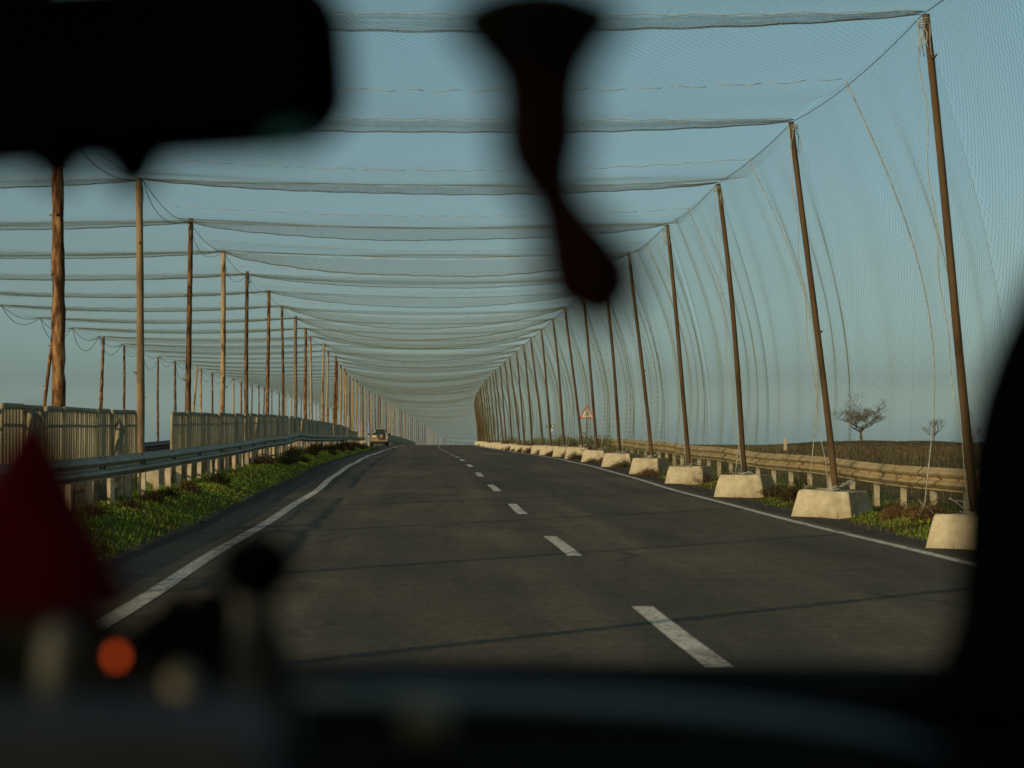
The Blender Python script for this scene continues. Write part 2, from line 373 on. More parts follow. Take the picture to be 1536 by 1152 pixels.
# a small frayed white tie for pole tops, and the long slack rope down the right poles
def tie_mesh(seed):
    random.seed(seed); mb = MB()
    for q in range(6):
        a = random.random()*6.28; r = .075; p = Vector((math.cos(a)*r, math.sin(a)*r, HP-.05-random.random()*.1))
        pts = [p]
        for j in range(4): pts.append(pts[-1]+Vector((random.uniform(-.03, .03), random.uniform(-.03, .03), -.06-random.random()*.05)))
        mb.tube(pts, .005, 4)
    for q in range(3):
        z = HP-.08-.03*q
        mb.tube([(math.cos(t*.7)*.068, math.sin(t*.7)*.068, z+.004*t) for t in range(10)], .007, 4)
    me = mb.mesh('rope_tie', True); me.materials.append(M['rope']); return me
TIE = [tie_mesh(i) for i in range(3)]
def down_rope(seed):
    random.seed(seed); mb = MB(); n = 26; a = random.random()*4
    pts = [(-.075-.05*math.sin(i/n*3.1)+.02*math.sin(i*1.1+a), -.03+.02*math.sin(i*.9), HP-.05-(HP-.12)*i/n) for i in range(n+1)]
    mb.tube(pts, .006, 5)
    pts = [(.055+.04*math.sin(i/12*3.1), .02, HP*.2-HP*.18*i/12) for i in range(13)]
    mb.tube(pts, .004, 4)
    me = mb.mesh('slack_rope', True); me.materials.append(M['rope']); return me
DROPE = [down_rope(30+i) for i in range(3)]
# concrete blocks: blunt pyramids with worn edges
def block_mesh(seed, w=.92, d=.80, h=.46):
    random.seed(seed); nx = 7; rings = []
    for j, (z, t) in enumerate(((0, 1.0), (.06, .985), (.2, .93), (.34, .86), (.435, .812), (.455, .80), (.46, .775))):
        ring = []
        ch = random.uniform(.0, .05)
        for side in range(4):
            for i in range(nx):
                u = (-.985, -.93, -.6, -.2, .2, .6, .93)[i]
                x, y = [(u, -1), (1, u), (-u, 1), (-1, -u)][side]
                rr = 1-.025*(abs(x)*abs(y))**3
                ring.append(Vector((x*w/2*t*rr+random.uniform(-.006, .006), y*d/2*t*rr+random.uniform(-.010, .010), z/.46*h+(random.uniform(-.02, .01) if z > .4 else random.uniform(-.006, .006)))))
        rings.append(ring)
    mb = MB(); mb.loft(rings)
    # lifting loops of rusty bar in the top
    me = mb.mesh('concrete_block', True); me.materials.append(M['concrete']); return me
BLK = [block_mesh(50+i, .92+.04*i, .82-.03*i) for i in range(4)]
def coil_mesh(seed):
    random.seed(seed); mb = MB()
    for q in range(3):
        a = random.random()*6; r = random.uniform(.07, .13)
        mb.tube([(math.cos(a+t*.6)*r, math.sin(a+t*.6)*r*.7, .47+.025*q+.02*math.sin(t+a)) for t in range(11)], .008, 4)
    for q in range(5):
        a = random.random()*6.28; p = Vector((math.cos(a)*.1, math.sin(a)*.1, .52)); pts = [p]
        for j in range(4): p = p+Vector((math.cos(a)*.05, math.sin(a)*.05, random.uniform(-.03, .05))); pts.append(p)
        mb.tube(pts, .006, 4)
    me = mb.mesh('rope_coil', True); me.materials.append(M['rope']); return me
COIL = [coil_mesh(60+i) for i in range(3)]

NK = 74
near_desc_R = ['brown timber pole nearest on the right beside the dark pillar, rising above the frame', 'leaning brown pole on the right standing just left of the bare tree']
for k in range(-4, NK):
    y = py(k); gz = G1(XR(y), y)
    random.seed(1000+k)
    # ---- right row
    bx = 6.05+CX(y)+random.uniform(-.05, .05); bz = G1(bx, y)
    lean = -math.atan2(bx-XR(y)+.0, HP)
    o = link('timber_pole', LOG_R[k % 3]); o.location = (bx, y, bz+.42); L = topz(y)-o.location[2]
    o.rotation_euler = (random.uniform(-.006, .006), math.asin((XR(y)-bx)/L), 0); o.scale = (1, 1, L/HP)
    if k < 0: lab, grp = 'brown timber pole of the right row outside the picture beside the vehicle', 'timber poles of the right row'
    elif k < 12: lab, grp = f'thin leaning pole on a concrete block, {ords[k]} in the right row', 'timber poles of the right row'
    else: lab, grp = 'far thin pole among the crowded end of the right row', 'timber poles of the right row'
    tag(o, lab, 'pole', grp)
    if 0 <= k < 14:
        link('rope_tie', TIE[k % 3], parent=o); link('slack_rope', DROPE[k % 3], parent=o)
    b = link('concrete_block', BLK[k % 4]); b.location = (bx, y, bz-.03); b.rotation_euler = (random.uniform(-.03, .03), random.uniform(-.03, .03), R(-30+random.uniform(-9, 7)))
    b.scale = (random.uniform(.94, 1.06), random.uniform(.95, 1.1), random.uniform(.88, 1.06))
    if k < 0: lab = 'pale concrete block of the right row outside the picture'
    elif k < 12: lab = f'pale tapered concrete block under a pole, {ords[k]} from the camera along the right edge'
    else: lab = 'far pale concrete block merging into the line at the road crest'
    tag(b, lab, 'concrete block', 'concrete blocks along the right edge of the road')
    if 0 <= k < 9:
        link('rope_coil', COIL[k % 3], parent=b)
    # ---- left row on the median
    x = XL(y)+random.uniform(-.07, .07); z0 = G1(x, y)
    vi = {0: 1, 1: 0, 2: 1, 3: 2, 4: 3, 5: 4, 6: 5, 7: 4, 8: 1, 9: 5, 10: 3, 11: 3}.get(k, random.choice([0, 1, 3, 3, 5, 5]))
    o = link('timber_pole', LOG_L[vi][0]); L = topz(y)-z0+random.uniform(-.04, .08); o.location = (x, y, z0)
    o.rotation_euler = (random.uniform(-.012, .012), random.uniform(-.012, .012), random.random()*.5 if k in (1, 2) else random.random()*6)
    if k in (10, 11): o.rotation_euler[1] = .03
    o.scale = ((1.08 if k == 1 else random.uniform(.78, .95)),)*2+(L/HP,)
    kind = ['bark covered', 'grey brown smooth', 'dark bark', 'pale peeled', 'dark thin', 'reddish bark'][vi]
    if k < 1: lab = 'timber pole of the median row hidden behind the mirror or beside the vehicle'
    elif k < 12: lab = f'{kind} pole behind the left guard rail, {ords[k-1]} visible one of the median row'
    else: lab = 'far sunlit timber pole in the crowded end of the median row'
    tag(o, lab, 'pole', 'timber poles of the median row')
    if 1 <= k < 12: link('rope_tie', TIE[k % 3], parent=o)
    if k < 40:
        b = link('concrete_block', BLK[(k+1) % 4]); b.location = (x-.1, y+.15, z0-.05); b.rotation_euler = (0, 0, R(random.uniform(-20, 20)))
        b.scale = (1.1, 1.1, .95)
        tag(b, 'pale concrete block on the median glimpsed between the posts of the left guard rail', 'concrete block', 'concrete blocks on the median')
    # ---- far row beyond the other carriageway
    if k >= 8:
        x = XF(y)+random.uniform(-.15, .15); z0 = G1(x, y); vi = random.choice([0, 2, 3, 4, 5])
        if k < 17: vi = {8: 5, 10: 0, 11: 2, 12: 4, 13: 2, 14: 0, 15: 3}.get(k, vi)
        if k in (9,): continue
        o = link('timber_pole', LOG_L[vi][0]); L = topz(y)-z0+random.uniform(-.2, .1); o.location = (x, y, z0)
        o.rotation_euler = (0, .10 if k == 8 else (.09 if k == 15 else random.uniform(-.02, .03)), random.random()*6 if k not in (8, 15) else 0); o.scale = (.95, .95, L/HP)
        if k < 8: lab = 'far row timber pole outside the picture on the left'
        elif k < 17: lab = f'slender timber pole seen above the tube barrier, {ords[k-8]} from the left in the far row'
        else: lab = 'far timber pole of the outer row seen between the median poles'
        tag(o, lab, 'pole', 'timber poles of the far left row')

# ------------------------------------------------------------ nets: real cords
def tube3(P, r):
    """P (L,n,3) polylines -> triangular tubes"""
    L, n, _ = P.shape
    T = np.gradient(P, axis=1); T /= np.linalg.norm(T, axis=2, keepdims=True)+1e-9
    a = np.cross(T, np.array([.31, .17, .93])); a /= np.linalg.norm(a, axis=2, keepdims=True)+1e-9
    b = np.cross(T, a)
    V = np.stack([P+r*(math.cos(t)*a+math.sin(t)*b) for t in (0, 2.094, 4.189)], 2)  # L,n,3,3
    idx = np.arange(L*n*3).reshape(L, n, 3)
    F = []
    for k in range(3):
        k2 = (k+1) % 3
        F.append(np.stack([idx[:, :-1, k], idx[:, :-1, k2], idx[:, 1:, k2], idx[:, 1:, k]], -1).reshape(-1, 4))
    return V.reshape(-1, 3), np.concatenate(F)
def net_mesh(name, fn, U, W, du, dw, r, seg):
    """diamond net over the rectangle [0,U]x[0,W]; du, dw = diamond size along u and w"""
    Vs = []; Fs = []; off = 0
    for sgn in (1, -1):
        slope = dw/du*sgn            # w = slope*u + c
        c0, c1 = (-slope*U, W) if sgn > 0 else (0, W-slope*U)
        cs = np.arange(c0, c1, dw)
        n = int(max(3, seg))
        lines = []
        for c in cs:
            ua = np.clip(sorted(((0-c)/slope, (W-c)/slope)), 0, U)
            if ua[1]-ua[0] < du*.3: continue
            lines.append((ua[0], ua[1], c))
        lines = np.array(lines)
        ln = lines[:, 1]-lines[:, 0]
        for lo_, hi_, nn in ((0, .25, n//4+2), (.25, .6, n//2+2), (.6, 1.01, n)):
            q = lines[(ln/ln.max() > lo_) & (ln/ln.max() <= hi_)]
            if not len(q): continue
            t = np.linspace(0, 1, nn)[None]
            u = q[:, :1]+(q[:, 1:2]-q[:, :1])*t; v = slope*u+q[:, 2:3]
            V, F = tube3(fn(u, np.clip(v, 0, W)), r)
            Vs.append(V); Fs.append(F+off); off += len(V)
    me = mesh_np(name, np.concatenate(Vs), np.concatenate(Fs)); me.materials.append(M['net']); return me
WR = 10.52; WF = 10.3
def roof_fn(sag, bel, seed, wid):
    def f(u, w):
        a = u/wid; b = w/S
        z = -sag*4*a*(1-a) - bel*np.sin(np.pi*b)**1.2 + .02*np.sin(9*a+seed)*np.sin(5*b*np.pi)
        return np.stack([u+.03*np.sin(w*2+seed), w, z], -1)
    return f
ROOF = {}
for i in range(3):
    ROOF['n', i] = net_mesh('net_panel', roof_fn(.14, [.20, .14, .26][i], i*2., WR), WR, S, .10, .14, .0009, 34)
    ROOF['m', i] = net_mesh('net_panel', roof_fn(.22, [.22, .15, .30][i], i*2., WR), WR, S, .24, .30, .0012, 22)
ROOF['f', 0] = net_mesh('net_panel', roof_fn(.38, .26, 1., WR), WR, S, .5, .6, .0015, 12)
print('roof faces', [len(m.polygons) for m in ROOF.values()])
# gathered hem: fold of slack net below each cross rope
def val_fn(sag, drop, seed, wid, side):
    def f(u, w):
        a = u/wid; t = w/.34
        prof = np.sin(np.pi*a)**.55
        dr = drop*prof*(1+.07*np.sin(5*a+seed)+.03*np.sin(17*a+seed))
        z = -sag*4*a*(1-a) - dr*t + .012*np.sin(60*a+seed)*(1-t)
        return np.stack([u, side*(.05+.05*np.sin(np.pi*t))+.0*u, z], -1)
    return f
def hem_meshes(sag, drop, seed, wid, lod):
    vs = []; fs = []; off = 0
    for side in (-1, 1):
        me = net_mesh('tmp', val_fn(sag, drop, seed, wid, side), wid, .34, *((.06, .04, .0013, 6) if lod == 0 else (.15, .08, .0026, 4)))
        V = np.zeros(len(me.vertices)*3, np.float32); me.vertices.foreach_get('co', V); F = np.zeros(len(me.loops), np.int32); me.loops.foreach_get('vertex_index', F)
        vs.append(V.reshape(-1, 3)); fs.append(F.reshape(-1, 4)+off); off += len(V)//3
    a = np.linspace(0, 1, 60); prof = np.sin(np.pi*a)**.55
    dr = drop*prof*(1+.07*np.sin(5*a+seed)+.03*np.sin(17*a+seed))
    for dz, r in ((0, .0075), (-.018, .005)):
        P = np.stack([a*wid, 0*a, -sag*4*a*(1-a)-dr+dz*prof+.008*np.sin(90*a)], -1)[None]
        V, F = tube3(P, r if lod == 0 else r*1.2); vs.append(V); fs.append(F+off); off += len(V)
    me = mesh_np('net_fold', np.concatenate(vs), np.concatenate(fs)); me.materials.append(M['hem']); return me
HEMV = [(.12, .17, 0), (.07, .20, 2), (.13, .15, 4), (.14, .32, 1), (.16, .36, 3), (.30, .34, 5), (.36, .24, 2.5), (.40, .30, .7)]
HEM = {(l, i): hem_meshes(s, d, sd, WR, l) for l in (0, 1) for i, (s, d, sd) in enumerate(HEMV)}
def rope_mesh(sag, seed, wid, r, dashed=False):
    random.seed(seed); mb = MB(); n = 90; pts = []
    for i in range(n+1):
        a = i/n; pts.append((a*wid, .015*math.sin(i*.7), -sag*4*a*(1-a)+.014*math.sin(i*1.3+seed)+random.uniform(-.006, .006)+.02))
    if dashed:
        i = 0
        while i < n-2:
            l = random.choice([2, 3, 4, 6]); mb.tube(pts[i:min(i+l, n)+1], r, 4); i += l+random.choice([0, 1, 1])
    else: mb.tube(pts, r, 5)
    for q in range(5 if not dashed else 0):
        p = Vector(random.choice(pts[8:-8])); mb.tube([p, p+Vector((.01, 0, .07)), p+Vector((.03, .01, .12))], .003, 3)
    me = mb.mesh('cross_rope', True); me.materials.append(M['rope']); return me
ROPE = [rope_mesh(s-.01, i, WR, .0065) for i, (s, d, sd) in enumerate(HEMV)]
SEAM = [rope_mesh(.20+.04*i, 40+i, WR, .006, True) for i in range(2)]

roofR = empty('overhead_net', (0, py(0), 5.5)); tag(roofR, 'green cord net stretched overhead across the main road between the two pole rows', 'net', 'overhead nets')
roofL = empty('overhead_net', (-10, py(0), 5.5)); tag(roofL, 'green cord net roof over the far carriageway left of the median poles', 'net', 'overhead nets')
curt = empty('side_net', (6, py(0), 5.5)); tag(curt, 'tall billowing cord net hanging down behind the right row of poles', 'net')
def put(o, parent, loc, head, pitch=0, sx=1, sy=1, roll=0):
    o.parent = parent; o.location = Vector(loc)-parent.location
    o.rotation_euler = (pitch, roll, head); o.scale = (sx, sy, 1)
for k in range(-3, NK-1):
    ya, yb = py(k), py(k+1); random.seed(2000+k)
    for side in (0, 1):
        if side == 1 and k < 1: continue
        fa, fb = (XL, XR) if side == 0 else (XF, XL)
        A = Vector((fa(ya), ya, topz(ya))); B = Vector((fa(yb), yb, topz(yb)))
        head = -math.atan2(B.x-A.x, S); pitch = math.atan2(B.z-A.z, S); wid = fb(ya)-fa(ya)
        lod = 'n' if k < 4 else ('m' if k < 12 else 'f')
        me = ROOF['f', 0] if lod == 'f' else ROOF[lod, random.randrange(3)]
        par = roofR if side == 0 else roofL
        put(link('net_panel', me), par, A, head, pitch, wid/WR, 1.0)
        hl = 0 if k < 8 else 1; vi = {-3: 0, -2: 1, -1: 0, 0: 0, 1: 1, 2: 2, 3: 3, 4: 4, 5: 4, 6: 5}.get(k, random.choice([5, 6, 7]))
        if side == 0:
            zs = random.uniform(.75, 1.35) if k > 3 else .85; fo = link('net_fold', HEM[hl, vi]); put(fo, par, A, 0, 0, wid/WR); fo.scale[2] = zs
        else:
            vi = 1 if k < 6 else 2; o = link('net_fold', HEM[1, vi]); put(o, par, A, 0, 0, wid/WR); o.scale[2] = .8
        o = link('cross_rope', ROPE[vi]); o.location = A; o.scale = (wid/WR, 1, 1)
        o.scale[2] = .8 if side == 1 else zs
        if side == 0:
            lab = (f'white rope with slack net fold strung across the road, {ords[k]} from the camera' if 0 <= k < 12 else
                   ('cross rope above the vehicle outside the picture' if k < 0 else 'far cross rope in the dense band of ropes near the vanishing point'))
            tag(o, lab, 'rope', 'ropes strung across the main road')
        else:
            tag(o, 'rope strung across the far carriageway on the left between two pole rows', 'rope', 'ropes strung across the far carriageway')
        if k < 10 and k >= 0 and side == 0:
            m_ = (A+B)/2; o = link('seam_rope', SEAM[k % 2]); put(o, roofR, m_+Vector((0, 0, -.08)), 0, 0, wid/WR)
# longitudinal cables on the pole tops
def edge_cable(name, fx, r, sags, k0, k1, m, label, dx=0, cat='cable', lean=0):
    mb = MB()
    for sg, ph in sags:
        pts = []
        for k in range(k0, k1):
            random.seed(k*3+int(ph*10)); s = sg*random.uniform(.6, 1.3)
            for j in range(8):
                y = py(k)+S*j/8; a = j/8
                zz = topz(py(k))*(1-a)+topz(py(k+1))*a
                pts.append((fx(py(k))*(1-a)+fx(py(k+1))*a+dx+lean*4*a*(1-a)*ph, y, zz-s*4*a*(1-a)-.02))
        mb.tube(pts, r, 4)
    o = mb.build(name, m, None, True); tag(o, label, cat); return o
edge_cable('edge_cable', XL, .006, ((.16, .0), (.36, 1.)), -2, NK-1, M['cable'], 'bundle of dark sagging cables linking the tops of the median poles', lean=-.12)
edge_cable('edge_cable', XR, .0045, ((.10, 0),), -2, NK-1, M['cable'], 'taut dark cable along the tops of the right poles where roof and side net meet')
edge_cable('edge_cable', XF, .012, ((.35, 0), (.8, 1.)), 4, 60, M['cable'], 'drooping dark cable looping along the tops of the far left poles', lean=-.1)

# side net with gathers
HC = 5.55
def curt_fn(seed, amp):
    def f(u, w):        # u = down, w = along
        s = u/HC; b = w/S
        x = .92*np.sin(np.pi/2*np.clip(s*1.25, 0, 1))**1.0 + .22*np.sin(np.pi*s)*np.sin(np.pi*b) + .03*s
        fold = np.sin(np.pi*s)**.8
        x = x + amp*fold*(.07*np.sin(2*np.pi*b*2+seed+s*1.2)+.03*np.sin(2*np.pi*b*5+seed*2-s*2))
        y = w + amp*fold*(.50*np.sin(2*np.pi*b*2+seed+1.1*s)+.06*np.sin(2*np.pi*b*6+2*seed+2*s))*np.sin(np.pi*b)**.5 + .0*u
        z = -u + .06*np.sin(np.pi*b)*(1-s)*-1
        return np.stack([x, y, z], -1)
    return f
CUR = {}
for i in range(3):
    CUR['n', i] = net_mesh('net_panel', curt_fn(i*2.1+.4, [1.0, 1.15, .8][i]), HC, S, .14, .095, .0011, 40)
    CUR['m', i] = net_mesh('net_panel', curt_fn(i*1.7+2, [.55, .7, .4][i]), HC, S, .28, .19, .0022, 24)
print('curtain faces', [len(m.polygons) for m in CUR.values()])
def fold_rope(seed, white):
    random.seed(seed); mb = MB(); n = 30
    f = curt_fn(seed*1.3, .5); w = S*.5
    pts = []
    for i in range(n+1):
        u = HC*i/n; p = f(np.array(u), np.array(w)); pts.append((float(p[0])-.02, w+.12*math.sin(i/n*3.1+seed), float(p[2])))
    mb.tube(pts, .0085, 4)
    for q in range(4):
        p = Vector(pts[-1]); mb.tube([p, p+Vector((random.uniform(-.1, .1), random.uniform(-.1, .1), .1)), p+Vector((random.uniform(-.2, .2), .05, -.1))], .006, 4)
    me = mb.mesh('vertical_rope', True); me.materials.append(M['rope']); return me
VR = [fold_rope(i+1, True) for i in range(3)]
def gather(seed):
    """a narrow gathered bunch of net hanging as one dark curved fold"""
    random.seed(seed); ph = random.random()*6; L = HC*.97
    def f(u, w):
        s = u/L; x = .02+.92*np.sin(np.pi/2*np.clip(s*1.25, 0, 1))+.20*np.sin(np.pi*s)
        y = (w-.3)*(.02+.35*s*(1-s)) + .45*np.sin(np.pi*s)*math.cos(ph) + .04*np.sin(u*2+w*9)
        return np.stack([x+.03*np.sin(w*9+u), y, -u], -1)
    me = net_mesh('gathered_fold', f, L, .6, .3, .10, .0012, 30); return me
GA = [gather(70+i) for i in range(4)]
for k in range(-2, NK-1):
    ya, yb = py(k), py(k+1); random.seed(3000+k)
    A = Vector((XR(ya), ya, topz(ya))); B = Vector((XR(yb), yb, topz(yb)))
    head = -math.atan2(B.x-A.x, S); pitch = math.atan2(B.z-A.z, S)
    lod = 'n' if k < 4 else 'm'
    o = link('net_panel', CUR[lod, random.randrange(3)]); put(o, curt, A, head, pitch); 
    if k < 26:
        m_ = A.copy(); o = link('vertical_rope', VR[k % 3]); put(o, curt, m_, head, pitch)
    if 0 < k < 48 and k % 3 != 1:
        o = link('gathered_fold', GA[k % 4]); put(o, curt, A+(B-A)*random.choice([.2, .3, .75, .8])+Vector((0, 0, -.03)), head)

# ------------------------------------------------------------ guard rails
def wbeam(name, xf, ya, yb, ztop, m, parent, face=1, step=.5, h=.31):
    prof = [(0, 0), (.0, -.02), (.055, -.06), (.08, -.085), (.055, -.115), (.0, -.14), (-.0, -.17), (.055, -.195), (.08, -.225), (.055, -.25), (0, -.29), (0, -.31)]
    prof2 = [(x-.006, z) for x, z in prof[::-1]]
    rings = []
    y = ya
    while y <= yb:
        X = xf(y); zz = ztop(y)
        rings.append([Vector((X+face*px, y, zz+pz)) for px, pz in prof+prof2]); y += step
    mb = MB(); mb.loft(rings); return mb.build(name, m, parent, False)
def xrl(y): return -4.25-.95*float(lw(y))+CX(y)+.03*math.sin(y*.3)
def zl(y): return G1(-4.25+CX(y), y)+.69+.02*math.sin(y*.11)+.05*math.exp(-((y-69)/3)**2)-.03*math.exp(-((y-61)/4)**2)+.2*float(lw(y))
gr = empty('guard_rail', (xrl(15), 15, Z(15))); tag(gr, 'grey steel guard rail on closely spaced posts along the grassy median', 'guard rail')
def rebase(o, root): o.parent = root; o.location = -root.location
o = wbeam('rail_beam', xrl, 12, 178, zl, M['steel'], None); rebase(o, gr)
def rpost_mesh(name, m, w=.10):
    mb = MB(); mb.box((0, 0, -.35), (w, .05, .7)); mb.box((0, .045, -.35), (.012, .06, .7))
    me = mb.mesh(name); me.materials.append(m); return me
RP = rpost_mesh('post', M['steel_post']); RPR = rpost_mesh('post', M['steel_post'], .085)
y = 12.4; i = 0
while y < 178 and i < 100:
    o = link('post', RP); put(o, gr, (xrl(y)-.075, y, zl(y)-.07), 0); o.rotation_euler = (random.uniform(-.03, .03), random.uniform(-.04, .04), random.uniform(-.2, .2)); y += 1.66; i += 1
# bolts and joints of the near beam
mb = MB()
for yj in np.arange(14, 90, 4.0):
    for dz in (-.03, -.28, -.155):
        mb.tube([(xrl(yj)+.0, yj, zl(yj)+dz), (xrl(yj)+.022, yj, zl(yj)+dz)], .018, 6)
    mb.box((xrl(yj+.3)+.01, yj+.3, zl(yj+.3)-.155), (.03, .05, .06))
o = mb.build('bolt', M['cable'], None); rebase(o, gr); o['kind'] = 'stuff'

def xrr(y): return 7.05+CX(y)+.04*math.sin(y*.25)
def zrr(y): return G1(7.05+CX(y), y)+.70+.015*math.sin(y*.6)
gr2 = empty('guard_rail', (xrr(15), 15, Z(15))); tag(gr2, 'sunlit yellowish guard rail behind the right row of poles and hanging net', 'guard rail')
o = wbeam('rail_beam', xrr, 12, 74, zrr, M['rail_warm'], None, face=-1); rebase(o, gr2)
y = 12.9
while y < 74:
    o = link('post', RPR); put(o, gr2, (xrr(y)+.075, y, zrr(y)-.07), 0); y += 1.7
mb = MB()
for yj in np.arange(14, 74, 4.25):
    # overlapping beam joints read as dark wavy seams
    pts = [(xrr(yj)-px-.004, yj, zrr(yj)+pz) for px, pz in [(0, 0), (.0, -.02), (.055, -.06), (.08, -.085), (.055, -.115), (.0, -.14), (0, -.17), (.055, -.195), (.08, -.225), (.055, -.25), (0, -.29), (0, -.31)]]
    mj = MB(); mj.tube(pts, .010, 4); o = mj.build('beam_joint', M['cable'], None); rebase(o, gr2)
mb = MB()
for yj in np.arange(13, 74, .85):
    mb.tube([(xrr(yj)+.004, yj, zrr(yj)-.155), (xrr(yj)-.012, yj, zrr(yj)-.155)], .014, 6)
o = mb.build('bolt', M['cable'], None); rebase(o, gr2); o['kind'] = 'stuff'
# low dark rail on the far side of the median, seen in the screen's gap
gr3 = empty('guard_rail', (-6.1, 25, Z(25))); tag(gr3, 'low dark guard rail seen through the gap in the tube barrier', 'guard rail')
o = wbeam('rail_beam', lambda y: -6.1+CX(y), 25, 60, lambda y: G1(-6.1, y)+.68, M['cable'], None, 1, 1.); rebase(o, gr3)
for q in range(12):
    o = link('post', RP); put(o, gr3, (-6.15, 26+3*q, G1(-6.1, 26+3*q)+.62), 0)

# ------------------------------------------------------------ tube barriers on the median
def sheet_mesh(L, H, ribs, seed):
    # nested hoops: each hoop is one bent tube with round shoulders, its legs standing side by side
    random.seed(seed); mb = MB(); n = ribs
    def hoop(a, b, top, r, c):
        pts = [(0, a, 0), (0, a, top-c)]
        for q in range(1, 5):
            t = q/5*math.pi/2; pts.append((0, a+c-c*math.cos(t), top-c+c*math.sin(t)))
        for q in range(0, 5):
            t = math.pi/2-q/5*math.pi/2; pts.append((0, b-c+c*math.cos(t), top-c+c*math.sin(t)))
        pts += [(0, b, top-c), (0, b, 0)]
        mb.tube(pts, r, 6)
    hoop(.02, L-.02, H, .034, .13)
    for i in range(1, n):
        y = L*i/n; e = min(y, L-y); top = H-.02-(.03 if e < .12 else 0)
        mb.tube([(random.uniform(-.008, .008), y, 0), (random.uniform(-.006, .006), y, top)], .030, 7)
    mb.box((.0, L/2, .25), (.02, L, .04)); mb.box((.0, L/2, H-.22), (.015, L, .03))
    me = mb.mesh('tube_panel', True); me.materials.append(M['sheet']); return me
SH1 = [sheet_mesh(l, 1.36, int(l/.165), i) for i, l in enumerate((2.6, 1.3))]
def xf_(y): return -4.62-.8*float(lw(y))+CX(y)
f1 = empty('tube_barrier', (-4.7, 18, .1)); tag(f1, 'nearer barrier of close set upright metal tubes with rounded tops, ending at the gap', 'barrier', 'tube barriers on the median')
f2 = empty('tube_barrier', (-4.7, 36.4, .1)); tag(f2, 'long upright metal tube barrier running back from the gap behind the left guard rail', 'barrier', 'tube barriers on the median')
def sheets(root, y0, y1, seed, tilts):
    random.seed(seed); y = y0; i = 0; ccount = 0
    while y < y1-.3 and ccount < 99:
        vi = 0 if (random.random() < .6 and y1-y > 2.7 and i not in tilts) else 1; L = (2.6, 1.3)[vi]
        o = link('tube_panel', SH1[vi])
        head = -math.atan2(xf_(y+L)-xf_(y), L)
        put(o, root, (xf_(y)+random.uniform(-.04, .04), y, G1(-4.62+CX(y), y)-.03+random.uniform(-.008, .008)), head+random.uniform(-.012, .012), 0)
        if i in tilts:
            q = link('tube_panel', SH1[1]); put(q, root, o.location+root.location+Vector((.10, .9, 0)), head); q.rotation_euler[0] = tilts[i]*1.5; q.scale = (1, .5, .98)
            q['label'] = 'narrow tube panel leaning against the barrier'; ccount += 1
        y += L*random.choice([.97, .99, 1.005]); i += 1; ccount += 1
sheets(f1, 12.6, 31.2, 1, {9: -.25, 5: -.1})
sheets(f2, 36.4, 168, 2, {9: -.10, 20: -.12, 36: .1})
f3 = empty('tube_barrier', (-4, 205, .1)); tag(f3, 'distant tube barrier dropping away beyond the parked vehicle', 'barrier', 'tube barriers on the median')
random.seed(5); y = 196
while y < 330:
    o = link('tube_panel', SH1[0]); put(o, f3, (xf_(y)+.2, y, G1(xf_(y), y)), -math.atan2(xf_(y+2.6)-xf_(y), 2.6)); y += 2.62

# ------------------------------------------------------------ weeds placed
random.seed(11)
for i in range(34):
    y = 33+i*2.6+random.uniform(-.8, .8) if i > 6 else 24+i*2.1
    x = random.uniform(-4.1, -3.4) if i > 6 else random.uniform(-4.15, -3.75); s = random.uniform(.6, 1.25)*(1.15 if y > 40 else .7)
    v = random.choice('aabc'); j = i % 2
    if i < 6: lab = f'small dark weed in the green grass below the left rail, {ords[i]} from the camera'
    else: lab = 'low brown and green weed in the row between left guard rail and road'
    weed(x, y, v, j, s, lab, 'weeds along the median verge')
for k in range(0, 16):
    y = py(k)
    n = 3 if k < 4 else 2
    for q in range(n):
        wx = 6.45+random.uniform(-.15, .5) if k < 6 else random.uniform(5.85, 6.6)
        wy = y+random.uniform(-.9, .1)-q*1.4
        if wy < 16: continue
        s = random.uniform(.65, 1.1) if k < 8 else random.uniform(.9, 1.3)
        v = 'c' if k < 2 else random.choice('aacb')
        weed(wx, wy, v, q % 2, s, ('rusty brown dry weed' if v == 'c' else 'dark leafy weed' if v == 'a' else 'green leafy weed')+' growing beside the concrete blocks on the right verge', 'weeds along the right verge')
for k in range(4, 24):
    for q in range(2):
        y = py(k)-.9-q*random.uniform(.3, 1.6); weed(random.uniform(5.62, 6.1), y, random.choice('caac'), q, random.uniform(.55, 1.0), 'dark brown weed standing in front of the far concrete blocks at the road edge', 'weeds in front of the far blocks')
for q in range(26):
    y = 66+q*3.2; weed(7.1+random.uniform(-.5, 1.2), y, random.choice('aac'), q % 2, random.uniform(1.6, 2.6), 'dark bushy weed behind the far blocks under the right nets', 'weeds behind the far blocks')

